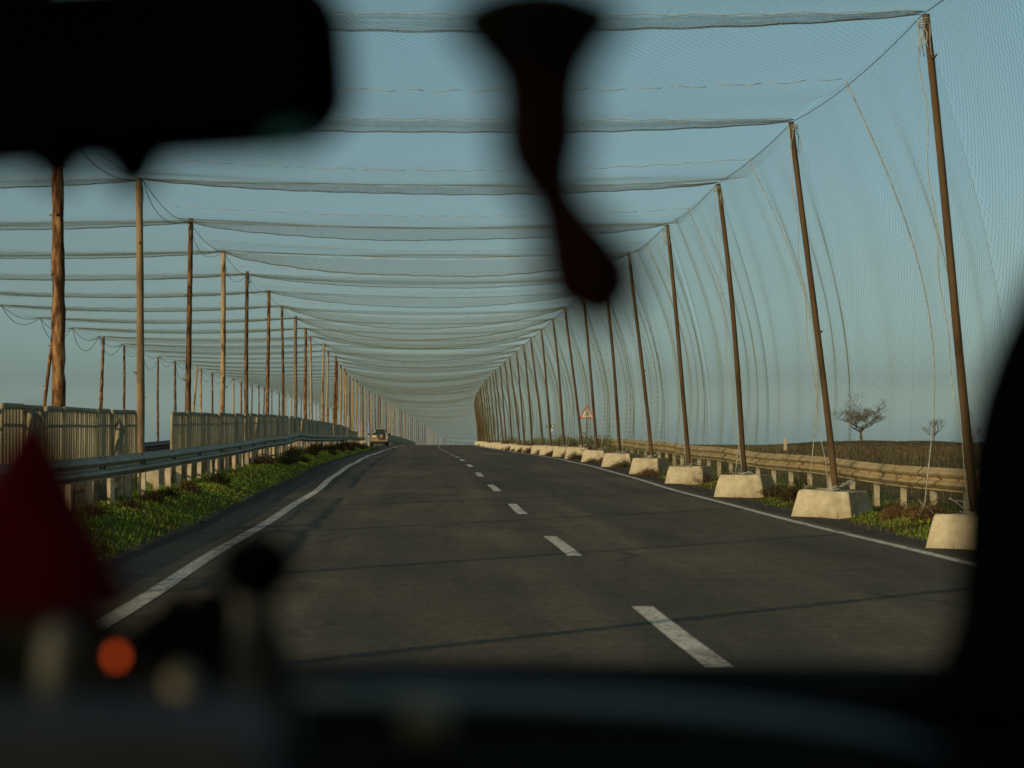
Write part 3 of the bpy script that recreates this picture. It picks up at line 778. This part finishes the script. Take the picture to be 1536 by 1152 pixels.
# ------------------------------------------------------------ bare trees
def bare_tree(name, loc, h, seed, spread, label, depth=6):
    random.seed(seed); root = empty(name, loc); tag(root, label, 'tree', 'bare trees on the low mound')
    tr = MB(); cr = MB()
    def grow(p, d, ln, r, lv):
        pts = [p]; q = p; dd = d
        for j in range(4):
            dd = (dd+Vector((random.uniform(-.22, .22), random.uniform(-.22, .22), random.uniform(-.08, .12)))).normalized(); q = q+dd*ln/4; pts.append(q)
        (tr if lv == 0 else cr).tube(pts, [r*(1-.12*j) for j in range(5)], 6 if lv < 2 else 3, cap=False)
        if lv >= depth: return
        nb = 6 if lv == 0 else random.choice([2, 3, 3])
        for b in range(nb):
            a = random.random()*6.28 if lv else b*6.28/nb+random.random()
            out = Vector((math.cos(a), math.sin(a), 0)); st = pts[random.choice([2, 3, 4, 4])] if lv else pts[random.choice([3, 4, 4])]
            nd = (dd*(.55 if lv else .15)+out*spread*random.uniform(.6, 1.1)+Vector((0, 0, random.uniform(-.1, .5)))).normalized()
            grow(st, nd, ln*random.uniform(.62, .85) if lv else h*random.uniform(.24, .34), max(r*.58, .009), lv+1)
    grow(Vector((0, 0, -.1)), Vector((.05, 0, 1)), h*.27, h*.034, 0)
    tr.build('trunk', M['twig'], root, True); cr.build('crown', M['twig'], root, True)
    return root
bare_tree('bare_tree', (46.3, 200, G1(46.3, 200)), 5.0, 4, .95, 'spreading leafless tree standing alone on the low mound right of the second pole', 7)
bare_tree('bare_tree', (54, 200, G1(54, 200)), 2.6, 8, .6, 'small thin leafless tree near the dark pillar on the right', 5)
bare_tree('bare_tree', (57, 196, G1(57, 196)), 2.2, 12, .7, 'bushy leafless shrub partly behind the nearest right pole', 5)
# far scrub on the left horizon and a marker post in the field
mb = MB(); mb.box((0, 0, .3), (.16, .12, .62), taper=.9); o = mb.build('marker_post', M['concrete'], None, bevel=.02)
o.location = (18.2, 95, G1(18.2, 95)+.05); tag(o, 'short pale marker post standing alone in the brown field', 'marker post')

# ------------------------------------------------------------ signs
M['sign_red'] = mat('sign red', (.70, .05, .03), rough=.5); M['sign_white'] = mat('sign white', (.80, .76, .64), rough=.5)
M['sign_black'] = mat('sign black', (.02, .035, .02), rough=.5); M['sign_back'] = mat('sign back', (.3, .3, .28), rough=.6)
def rtri(w, r=.05, n=5):
    h = w*.866; pts = []
    for cx, cy, a0 in ((-w/2+r*1.73, r, 150), (w/2-r*1.73, r, 270), (0, h-2*r, 30)):
        for i in range(n+1):
            a = R(a0+120*i/n); pts.append((cx+r*math.cos(a), cy+r*math.sin(a)))
    return pts
FACE = Matrix.Rotation(R(90), 4, 'X')
def tri_sign(loc, w, zb, label):
    root = empty('warning_sign', loc); tag(root, label, 'road sign')
    mb = MB(); mb.tube([(-.01, .05, -.3), (-.01, .05, zb+w*.7)], .03, 8); mb.build('post', M['grey_wood'], root, True)
    b = MB(); b.prism(rtri(w), Matrix.Translation((0, .0, zb)) @ FACE, -.02); board = b.build('sign_board', M['sign_red'], root)
    k = .74; b = MB(); b.prism(rtri(w*k, .02), Matrix.Translation((0, -.004, zb+w*.866*.092)) @ FACE, .002); b.build('sign_panel', M['sign_white'], root)
    sx = w
    b = MB(); b.prism([(-.065*sx, 0), (.02*sx, 0), (.02*sx, .13*sx), (.14*sx, .13*sx), (.14*sx, .19*sx), (.02*sx, .19*sx), (.02*sx, .30*sx), (.055*sx, .30*sx), (-.02*sx, .40*sx), (-.10*sx, .30*sx), (-.065*sx, .30*sx)],
                      Matrix.Translation((0, -.009, zb+.14*sx)) @ FACE, .002); b.build('symbol', M['sign_black'], root)
    e = MB(); out = rtri(w*1.03)
    return root
r_ = tri_sign((7.47, 85, G1(7.47, 85)), .72, 1.56, 'red bordered triangular warning sign with black side road symbol'); r_.rotation_euler[2] = -.03
root = empty('direction_sign', (8.95, 130, G1(8.95, 130))); tag(root, 'small distant board and sign on one post beyond the nets', 'road sign')
mb = MB(); mb.tube([(0, .05, -.3), (0, .05, 1.55)], .04, 8); mb.build('post', M['grey_wood'], root)
mb = MB(); mb.box((0, 0, 1.50), (.56, .03, .20)); mb.build('sign_board', M['sign_black'], root)
mb = MB(); mb.box((-.1, -.02, 1.50), (.20, .01, .12)); mb.box((.16, -.02, 1.5), (.14, .01, .12)); mb.build('sign_panel', M['sign_white'], root)
mb = MB(); mb.prism(rtri(.36), Matrix.Translation((.02, 0, 1.33)) @ Matrix.Rotation(R(-90), 4, 'X'), .02); mb.build('yield_board', M['sign_white'], root)

# ------------------------------------------------------------ parked off-road vehicle
M['car_white'] = mat('dusty white paint', (.36, .27, .18), (.50, .41, .30), 3, .5); M['car_tan'] = mat('dusty tan paint', (.24, .15, .08), (.34, .22, .12), 3, .6)
M['glass'] = mat('dark glass', (.02, .035, .035), rough=.08, spec=.8); M['tyre'] = mat('tyre', (.02, .02, .02), rough=.9)
M['rim'] = mat('rim', (.26, .19, .11), rough=.5); M['lamp_red'] = mat('tail lamp red', (.45, .07, .03), rough=.3); M['lamp_clear'] = mat('tail lamp clear', (.6, .52, .42), rough=.3)
def box_ring(w, y, z0, z1, r=.12, topw=None, n=4):
    topw = topw or w; pts = []
    for (cx, cz, a0, ww) in ((-w/2+r, z0+r, 180, w), (w/2-r, z0+r, 270, w), (topw/2-r, z1-r, 0, topw), (-topw/2+r, z1-r, 90, topw)):
        for i in range(n+1):
            a = R(a0+90*i/n); pts.append(Vector((cx+r*math.cos(a), y, cz+r*math.sin(a))))
    return pts
car = empty('offroad_car', (-3.62, 182, Z(182)), 0); tag(car, 'dusty white off-road car with rear spare wheel stopped by the left guard rail', 'car')
mb = MB(); mb.loft([box_ring(1.62, .02, .45, .98, .10), box_ring(1.72, .10, .40, 1.06, .14), box_ring(1.76, .6, .38, 1.08, .15), box_ring(1.76, 3.0, .38, 1.06, .15), box_ring(1.70, 3.9, .40, .98, .16), box_ring(1.5, 4.1, .45, .85, .15)])
mb.build('body', M['car_white'], car, True)
mb = MB(); mb.loft([box_ring(1.56, .10, 1.0, 1.06, .03, 1.54), box_ring(1.52, .22, 1.0, 1.60, .09, 1.16), box_ring(1.54, .5, 1.0, 1.68, .10, 1.20), box_ring(1.54, 2.2, 1.0, 1.68, .10, 1.20), box_ring(1.5, 3.0, 1.0, 1.06, .03, 1.4)])
mb.build('cabin', M['car_white'], car, True)
mb = MB(); mb.prism([(-.60, 1.04), (.60, 1.04), (.47, 1.56), (.38, 1.60), (-.38, 1.60), (-.47, 1.56)], Matrix.Translation((0, .085, 0)) @ Matrix.Translation((0, 0, 0)) @ FACE, .02)
mb.build('rear_window', M['glass'], car)
for sx in (-1, 1):
    mb = MB(); M4 = Matrix(((0, 0, sx, sx*.70), (1, 0, 0, 0), (0, 1, 0, 0), (0, 0, 0, 1)))
    mb.prism([(.35, 1.1), (2.7, 1.1), (2.2, 1.55), (.42, 1.55)], M4, .05); mb.build('side_window', M['glass'], car)
    mb = MB(); mb.box((sx*.72, .045, .83), (.17, .06, .24)); tl = mb.build('tail_light', M['lamp_red'] if sx < 0 else M['lamp_clear'], car, bevel=.01)
    mb = MB(); mb.box((sx*.98, 2.6, 1.13), (.20, .12, .18)); mb.box((sx*.87, 2.62, 1.10), (.1, .05, .05)); mb.build('side_mirror', M['tyre'], car, bevel=.02)
    for yy in (.75, 3.2):
        def wheel(x, y, z, rr, ww, axis='X', parent=car, nm='wheel'):
            prof = [(rr*.62, -ww/2), (rr*.92, -ww/2), (rr, -ww*.3), (rr, ww*.3), (rr*.92, ww/2), (rr*.62, ww/2)]
            rings = []
            for i in range(20):
                a = 2*math.pi*i/20; ring = []
                for q, t in prof:
                    p = Vector((t, q*math.cos(a), q*math.sin(a))) if axis == 'X' else Vector((q*math.cos(a), t, q*math.sin(a)))
                    ring.append(p+Vector((x, y, z)))
                rings.append(ring)
            m_ = MB(); n = len(prof); vs = [p for r2 in rings for p in r2]
            m_.add(vs, [(i*n+k, i*n+(k+1) % n, ((i+1) % 20)*n+(k+1) % n, ((i+1) % 20)*n+k) for i in range(20) for k in range(n)])
            wt = m_.build(nm, M['tyre'], parent, True)
            ax = Vector((1, 0, 0)) if axis == 'X' else Vector((0, 1, 0)); c = Vector((x, y, z))
            mb2 = MB(); mb2.tube([c-ax*ww*.30, c+ax*ww*.3], rr*.64, 20); rm = mb2.build('rim', M['rim'], wt)
            return wt
        wheel(sx*.74, yy, .36, .36, .24)
wt = wheel(.20, -.06, .93, .34, .22, 'Y', car, 'spare_wheel')
mb = MB()
for i in range(5):
    a = 2*math.pi*i/5+.3; mb.tube([(.20+.14*math.cos(a), -.16, .93+.14*math.sin(a)), (.20+.14*math.cos(a), -.133, .93+.14*math.sin(a))], .035, 8)
mb.build('vent_hole', M['tyre'], wt)
for ch in wt.children:
    if ch.name.startswith('rim'): ch.scale = (1.0, 1.12, 1.0)
mb = MB(); mb.box((0, -.04, .50), (1.66, .16, .17)); mb.build('bumper', M['car_tan'], car, bevel=.04)
mb = MB(); mb.box((-.40, .005, .78), (.72, .03, .40)); mb.build('tailgate', M['car_tan'], car, bevel=.02)
mb = MB(); mb.box((-.42, -.02, .90), (.34, .02, .10)); mb.build('number_plate', M['sign_white'], mb and car)
mb = MB(); mb.box((0, .3, .32), (1.3, .5, .14)); mb.build('underbody', M['tyre'], car)
mb = MB()
for dx, dz in ((-.38, 1.47), (-.41, 1.32)): mb.tube([(dx, .055, dz), (dx, .06, dz)], .055, 10)
mb.build('sticker', M['sign_white'], car)

# ------------------------------------------------------------ our own vehicle's cabin
M['black_trim'] = mat('black trim', (.004, .004, .004), (.007, .007, .007), 40, .95, .3, 200, spec=.02, bdist=.001)
M['lining'] = mat('dark roof lining', (.012, .012, .012), rough=.95, spec=.05)
M['mirror'] = mat('dim mirror glass', (.01, .01, .011), rough=.12, spec=.4)
M['blue_trim'] = mat('blue grey trim', (.26, .36, .44), (.32, .42, .50), 12, .5, spec=.4)
M['tint'] = bpy.data.materials.new('tinted glass'); M['tint'].use_nodes = True
t = M['tint'].node_tree; t.nodes.clear(); tb = t.nodes.new('ShaderNodeBsdfTransparent'); tb.inputs[0].default_value = (.42, .44, .42, 1)
gb = t.nodes.new('ShaderNodeBsdfGlossy'); gb.inputs['Roughness'].default_value = .03; gb.inputs[0].default_value = (.6, .6, .6, 1)
mxs = t.nodes.new('ShaderNodeMixShader'); mxs.inputs[0].default_value = .08; om = t.nodes.new('ShaderNodeOutputMaterial')
t.links.new(tb.outputs[0], mxs.inputs[1]); t.links.new(gb.outputs[0], mxs.inputs[2]); t.links.new(mxs.outputs[0], om.inputs[0])
def P(px, py, d): return Vector(((px-626)/2900*d, d, EYE-(py-657)/2900*d))
cab = empty('vehicle_cabin', (-.2, .6, .5)); tag(cab, 'dark blurred cabin of the vehicle we look out of, with dashboard and pillar', 'vehicle')
def cpart(mb, name, m, smooth=False, bevel=0, parent=None):
    o = mb.build(name, m, None, smooth, bevel); rebase(o, cab)
    if parent: o.parent = parent; o.location = (0, 0, 0)
    return o
XLW, XRW = -.90, .52
mb = MB()   # dashboard body: lofted cross-section with raised near pad and far lip
prof = [(.42, .45), (.40, .80), (.44, 1.04), (.50, 1.078), (.68, 1.082), (.725, 1.072), (.745, 1.04), (.80, 1.035), (1.05, 1.03), (1.12, 1.05), (1.20, 1.052), (1.24, 1.03), (1.26, .45)]
rings = []
for i in range(25):
    x = XLW+(XRW-XLW)*i/24; a = (x+.1)
    rings.append([Vector((x, y+.02*a*a, z-.012*max(0, x)**1.0-.03*max(0, -x-.12) if z > .9 else z)) for y, z in prof])
mb.loft(rings); dash = cpart(mb, 'dashboard', M['black_trim'], True)
mb = MB(); pts = [P(px, py, .79) for px, py in ((450, 1038), (530, 1039), (620, 1041), (820, 1050), (1000, 1062), (1180, 1080), (1330, 1104), (1420, 1126))]
mb.tube(pts, [.002, .0038, .0045, .0048, .0048, .0045, .0038, .002], 12, sx=1, sy=1)
cpart(mb, 'trim_strip', M['blue_trim'], True, parent=dash)  # blue-grey bar painted as the sky's reflection along the dash top
mb = MB(); c = P(640, 1088, .66); mb.tube([c+Vector((0, .012, 0)), c, c+Vector((0, -.006, 0))], [.008, .0075, .004], 14)
cpart(mb, 'knob', mat('brass knob', (.35, .25, .09), rough=.5), True, parent=dash)
mb = MB(); rings = []
for j in range(13):   # hood over the instruments, left of centre
    tt = j/12; px = -420+690*tt; py = 1000-122*math.sin(math.pi*min(1, max(0, tt*1.04)))**.45; c = P(px, py, 1.04)
    rings.append([Vector((c.x, y, z)) for y, z in ((.98, 1.0), (.98, c.z-.012), (1.0, c.z), (1.04, c.z), (1.10, c.z-.01), (1.16, 1.0))])
mb.loft(rings); cpart(mb, 'instrument_hood', mat('dark hood', (.008, .009, .007), rough=.95, spec=.02), True, parent=dash)
# windscreen pillar: thick padded trim that sweeps up and back on the right
edge = [(1240, 1046), (1370, 1030), (1424, 998), (1450, 940), (1456, 870), (1459, 780), (1464, 690), (1484, 600), (1512, 520), (1550, 440), (1610, 330), (1680, 200), (1760, 60), (1840, -90)]
mb = MB(); rings = []
for i, (px, py) in enumerate(edge):
    d = .86-.012*i; e = P(px, py, d); zz = e.z; far = Vector((XRW+.02, d+.05, zz))
    if i < 3: far.z = zz-.25+.08*i
    rings.append([e+Vector((.004, -.012, 0)), e+Vector((0, .012, 0)), e+Vector((.02, .05, 0)), far+Vector((0, .04, 0)), far+Vector((0, -.05, 0)), e+Vector((.03, -.04, 0))])
mb.loft(rings); cpart(mb, 'windscreen_pillar', M['black_trim'], True)
mb = MB(); mb.tube([P(-900, 1150, 1.0), P(-880, 800, .98), P(-860, 400, .92), P(-840, 0, .8), P(-830, -260, .6)], .035, 10); cpart(mb, 'windscreen_pillar', M['black_trim'], True)
# roof, rear, doors, tinted side windows
def roofz(x): return 1.49-.05*abs((x+.19)/.71)**3
mb = MB(); rings = []
for i in range(17):
    x = XLW+(XRW-XLW)*i/16; z = roofz(x)
    rings.append([Vector((x, y, z+dz-dd)) for y, dz, dd in ((.56, 0, .02), (.3, 0, 0), (-1.0, 0, 0), (-1.3, 0, .05), (-1.32, .03, .05), (-1.0, .035, 0), (.3, .035, 0), (.58, .03, .03))])
mb.loft(rings); cpart(mb, 'roof_lining', M['lining'], True)
mb = MB(); mb.box(((XLW+XRW)/2, -1.32, .90), (XRW-XLW, .05, 1.1)); cpart(mb, 'rear_panel', M['lining'], bevel=.01)
mb = MB(); mb.box(((XLW+XRW)/2, -.1, .40), (XRW-XLW, 2.5, .06)); cpart(mb, 'cabin_floor', M['lining'])
for x, s in ((XLW, -1), (XRW, 1)):
    mb = MB(); mb.box((x+s*.03, -.05, .70), (.06, 2.6, .66)); dr = cpart(mb, 'door_panel', M['lining'], bevel=.01)
    mb = MB(); mb.box((x+s*.02, -.62, 1.23), (.04, .07, .42)); mb.box((x+s*.02, -1.26, 1.23), (.04, .10, .42)); cpart(mb, 'door_pillar', M['lining'])
    mb = MB(); mb.add([(x+s*.03, -1.25, 1.02), (x+s*.03, .80, 1.02), (x+s*.03, .50, 1.425), (x+s*.03, -1.25, 1.425)], [(0, 1, 2, 3)]); cpart(mb, 'side_window', M['tint'])
# rear-view mirror
def rrect(w, h, r, n=6, skew=0):
    pts = []
    for cx, cz, a0 in ((w/2-r, -h/2+r, 270), (w/2-r, h/2-r, 0), (-w/2+r, h/2-r, 90), (-w/2+r, -h/2+r, 180)):
        for i in range(n+1):
            a = R(a0+90*i/n); pts.append((cx+r*math.cos(a), cz+r*math.sin(a)))
    return pts
md = .70; mc = P(30, 118, md)
mb = MB(); rings = []
for s, y in ((.90, -.004), (.97, -.008), (1, 0), (1, .010), (.93, .028), (.72, .040)):
    rings.append([mc+Matrix.Rotation(R(-4.2), 3, 'Y') @ Vector((x*s, y, z*s)) for x, z in rrect(.240, .0655, .022)])
mb.loft(rings); mir = cpart(mb, 'rear_view_mirror', M['black_trim'], True)
mb = MB(); mb.add([mc+Matrix.Rotation(R(-4.2), 3, 'Y') @ Vector((x*.89, -.0095, z*.86)) for x, z in rrect(.240, .0655, .022)], [tuple(range(28))]); cpart(mb, 'mirror_glass', M['mirror'], parent=mir)
for px in (88, 200):
    a = P(px, 205, md-.002); b = P(px+2, 292 if px == 200 else 284, md-.002)
    mb = MB(); mb.tube([a, (a+b)/2, b-(b-a)*.15, b], [.0125, .012, .008, .004], 12); cpart(mb, 'mirror_button', M['black_trim'], True, parent=mir)
mb = MB(); mb.tube([P(25, 100, .74), P(25, -60, .72), P(25, -200, .62)], .014, 10); cpart(mb, 'mirror_stem', M['black_trim'], True, parent=mir)
mb = MB(); c = P(432, 214, md-.006); mb.tube([c+Vector((-.007, 0, 0)), c+Vector((-.003, -.001, 0)), c+Vector((.003, -.001, .0)), c+Vector((.008, 0, .001))], [.002, .005, .005, .002], 10)  # reflected teal glow on the mirror's lower edge, made as a coloured patch
cpart(mb, 'teal_glow_patch', mat('painted teal glow', (.16, .62, .52), rough=.4), True, parent=mir)

# hanging tassel
od = .56
def path_tube(mb, pts, d, n=16, flat=.7):
    mb.tube([P(a, b, d) for a, b, r in pts], [r/2900*d for a, b, r in pts], n, sx=flat if False else 1, sy=1)
tas = empty('hanging_ornament', P(812, 230, od)); tag(tas, 'dark brown blurred ornament hanging at top centre with rounded head and dangling tassel', 'ornament')
mb = MB(); path_tube(mb, [(806, -26, 72), (806, -8, 112), (806, 14, 132), (807, 38, 134), (808, 66, 114), (810, 98, 90), (811, 124, 74)], od, 20)
o = mb.build('ornament_head', mat('dark brown cloth', (.045, .034, .022), (.06, .045, .03), 60, .95, .4, 300, spec=.1), None, True); rebase(o, tas)
mb = MB(); path_tube(mb, [(811, 105, 80), (812, 150, 74), (812, 210, 76), (814, 238, 70), (822, 270, 58), (834, 302, 48)], od, 16)
o = mb.build('ornament_body', mat('dark maroon cloth', (.075, .028, .020), (.10, .04, .025), 60, .95, .4, 300, spec=.1), None, True); rebase(o, tas)
mb = MB(); path_tube(mb, [(828, 286, 46), (845, 325, 56), (862, 362, 68), (879, 398, 80), (894, 430, 80), (904, 458, 66), (911, 484, 34), (913, 494, 10)], od, 16)
o = mb.build('tassel', mat('maroon tassel', (.085, .025, .020), (.11, .035, .028), 90, .95, .5, 300, stretch=(1, 1, .2), spec=.1), None, True); rebase(o, tas)
mb = MB(); mb.tube([P(806, 8, od), P(800, -120, od+.01), P(795, -330, od-.02)], .0012, 6)
o = mb.build('string', M['black_trim'], None); rebase(o, tas)
# things on the dashboard
DZ = 1.08
pd = .72; mb = MB(); rings = []
for j in range(9):
    tt = j/8; ring = []; cpx = 55-12*tt; cpy = 626+290*tt; rr = (18+142*tt**.9)/2900*pd; c = P(cpx, cpy, pd)
    for i in range(28):
        a = 2*math.pi*i/28; r2 = rr*(1+.10*tt*math.sin(a*5)+.05*tt*math.sin(a*9+1)); ring.append(c+Vector((math.cos(a)*r2, math.sin(a)*r2*.55, 0)))
    rings.append(ring)
mb.loft(rings); o = mb.build('cloth_cone', mat('red cloth', (.17, .004, .007), (.24, .006, .009), 30, .9, .3, 200, spec=.1), None, True)
tag(o, 'blurred dark red cloth cone standing on the left of the dashboard', 'ornament')
root = empty('phone_holder', P(390, 1060, .66)); tag(root, 'blurred black ball headed holder on an olive stem standing on the dashboard', 'phone holder')
mb = MB(); path_tube(mb, [(372, 800, 26), (378, 822, 52), (386, 850, 62), (392, 876, 50), (394, 896, 28)], .86); o = mb.build('clamp_head', M['black_trim'], None, True); rebase(o, root)
mb = MB(); path_tube(mb, [(392, 885, 16), (394, 930, 24), (394, 960, 42), (398, 1010, 52), (400, 1100, 58), (400, 1140, 60)], .865); o = mb.build('stem', mat('olive stem', (.05, .042, .026), rough=.8), None, True); rebase(o, root)
root = empty('radio_handset', P(240, 1060, .69)); tag(root, 'blurred black handset with a round orange knob given its own glow on the dashboard', 'radio')
mb = MB(); path_tube(mb, [(272, 880, 12), (270, 905, 22), (262, 935, 44), (252, 960, 72), (246, 1040, 84), (246, 1120, 84)], .98, 14); o = mb.build('body', M['black_trim'], None, True); rebase(o, root)
mb = MB(); mb.tube([P(298, 1010, .96), P(318, 920, .96), P(326, 880, .96)], [.016, .013, .008], 10); o = mb.build('antenna', M['black_trim'], None, True); rebase(o, root)
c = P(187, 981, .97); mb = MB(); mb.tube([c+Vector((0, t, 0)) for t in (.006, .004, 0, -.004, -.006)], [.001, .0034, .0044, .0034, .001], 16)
om_ = mat('glowing orange plastic', (.8, .10, .02), rough=.6); om_.node_tree.nodes['Principled BSDF'].inputs['Emission Color'].default_value = (1, .12, .02, 1)
om_.node_tree.nodes['Principled BSDF'].inputs['Emission Strength'].default_value = 1.5  # emission added to make the orange knob bright in the dark cabin
o = mb.build('glowing_knob', om_, None, True); rebase(o, root)
c = P(280, 1018, .92); mb = MB(); mb.tube([c+Vector((0, t, 0)) for t in (.006, .004, 0, -.004, -.006)], [.002, .0065, .0085, .0065, .002], 16)
o = mb.build('pale_cap', mat('cream plastic', (.30, .25, .16), rough=.7), None, True); tag(o, 'blurred cream round cap beside the orange knob on the dashboard', 'cap')
mb = MB(); path_tube(mb, [(104, 925, 10), (102, 935, 22), (98, 955, 30), (94, 1000, 33), (92, 1060, 34), (92, 1130, 34)], .94, 16)
o = mb.build('bottle', mat('murky green plastic', (.035, .038, .026), rough=.6), None, True); tag(o, 'blurred murky green bottle left of the orange knob on the dashboard', 'bottle')
mb = MB(); c = P(170, 1172, .60); mb.box(c, (.098, .06, .045), rx=.1); o = mb.build('storage_tray', mat('grey plastic', (.15, .125, .125), (.20, .17, .17), 30, .8), None, bevel=.008)
tag(o, 'blurred dim grey tray filling the lower left of the dashboard', 'tray')
# every top-level thing has its label; report counts
print('top', sum(1 for o in bpy.data.objects if o.parent is None), 'unlabelled', [o.name for o in bpy.data.objects if o.parent is None and 'label' not in o and 'kind' not in o])
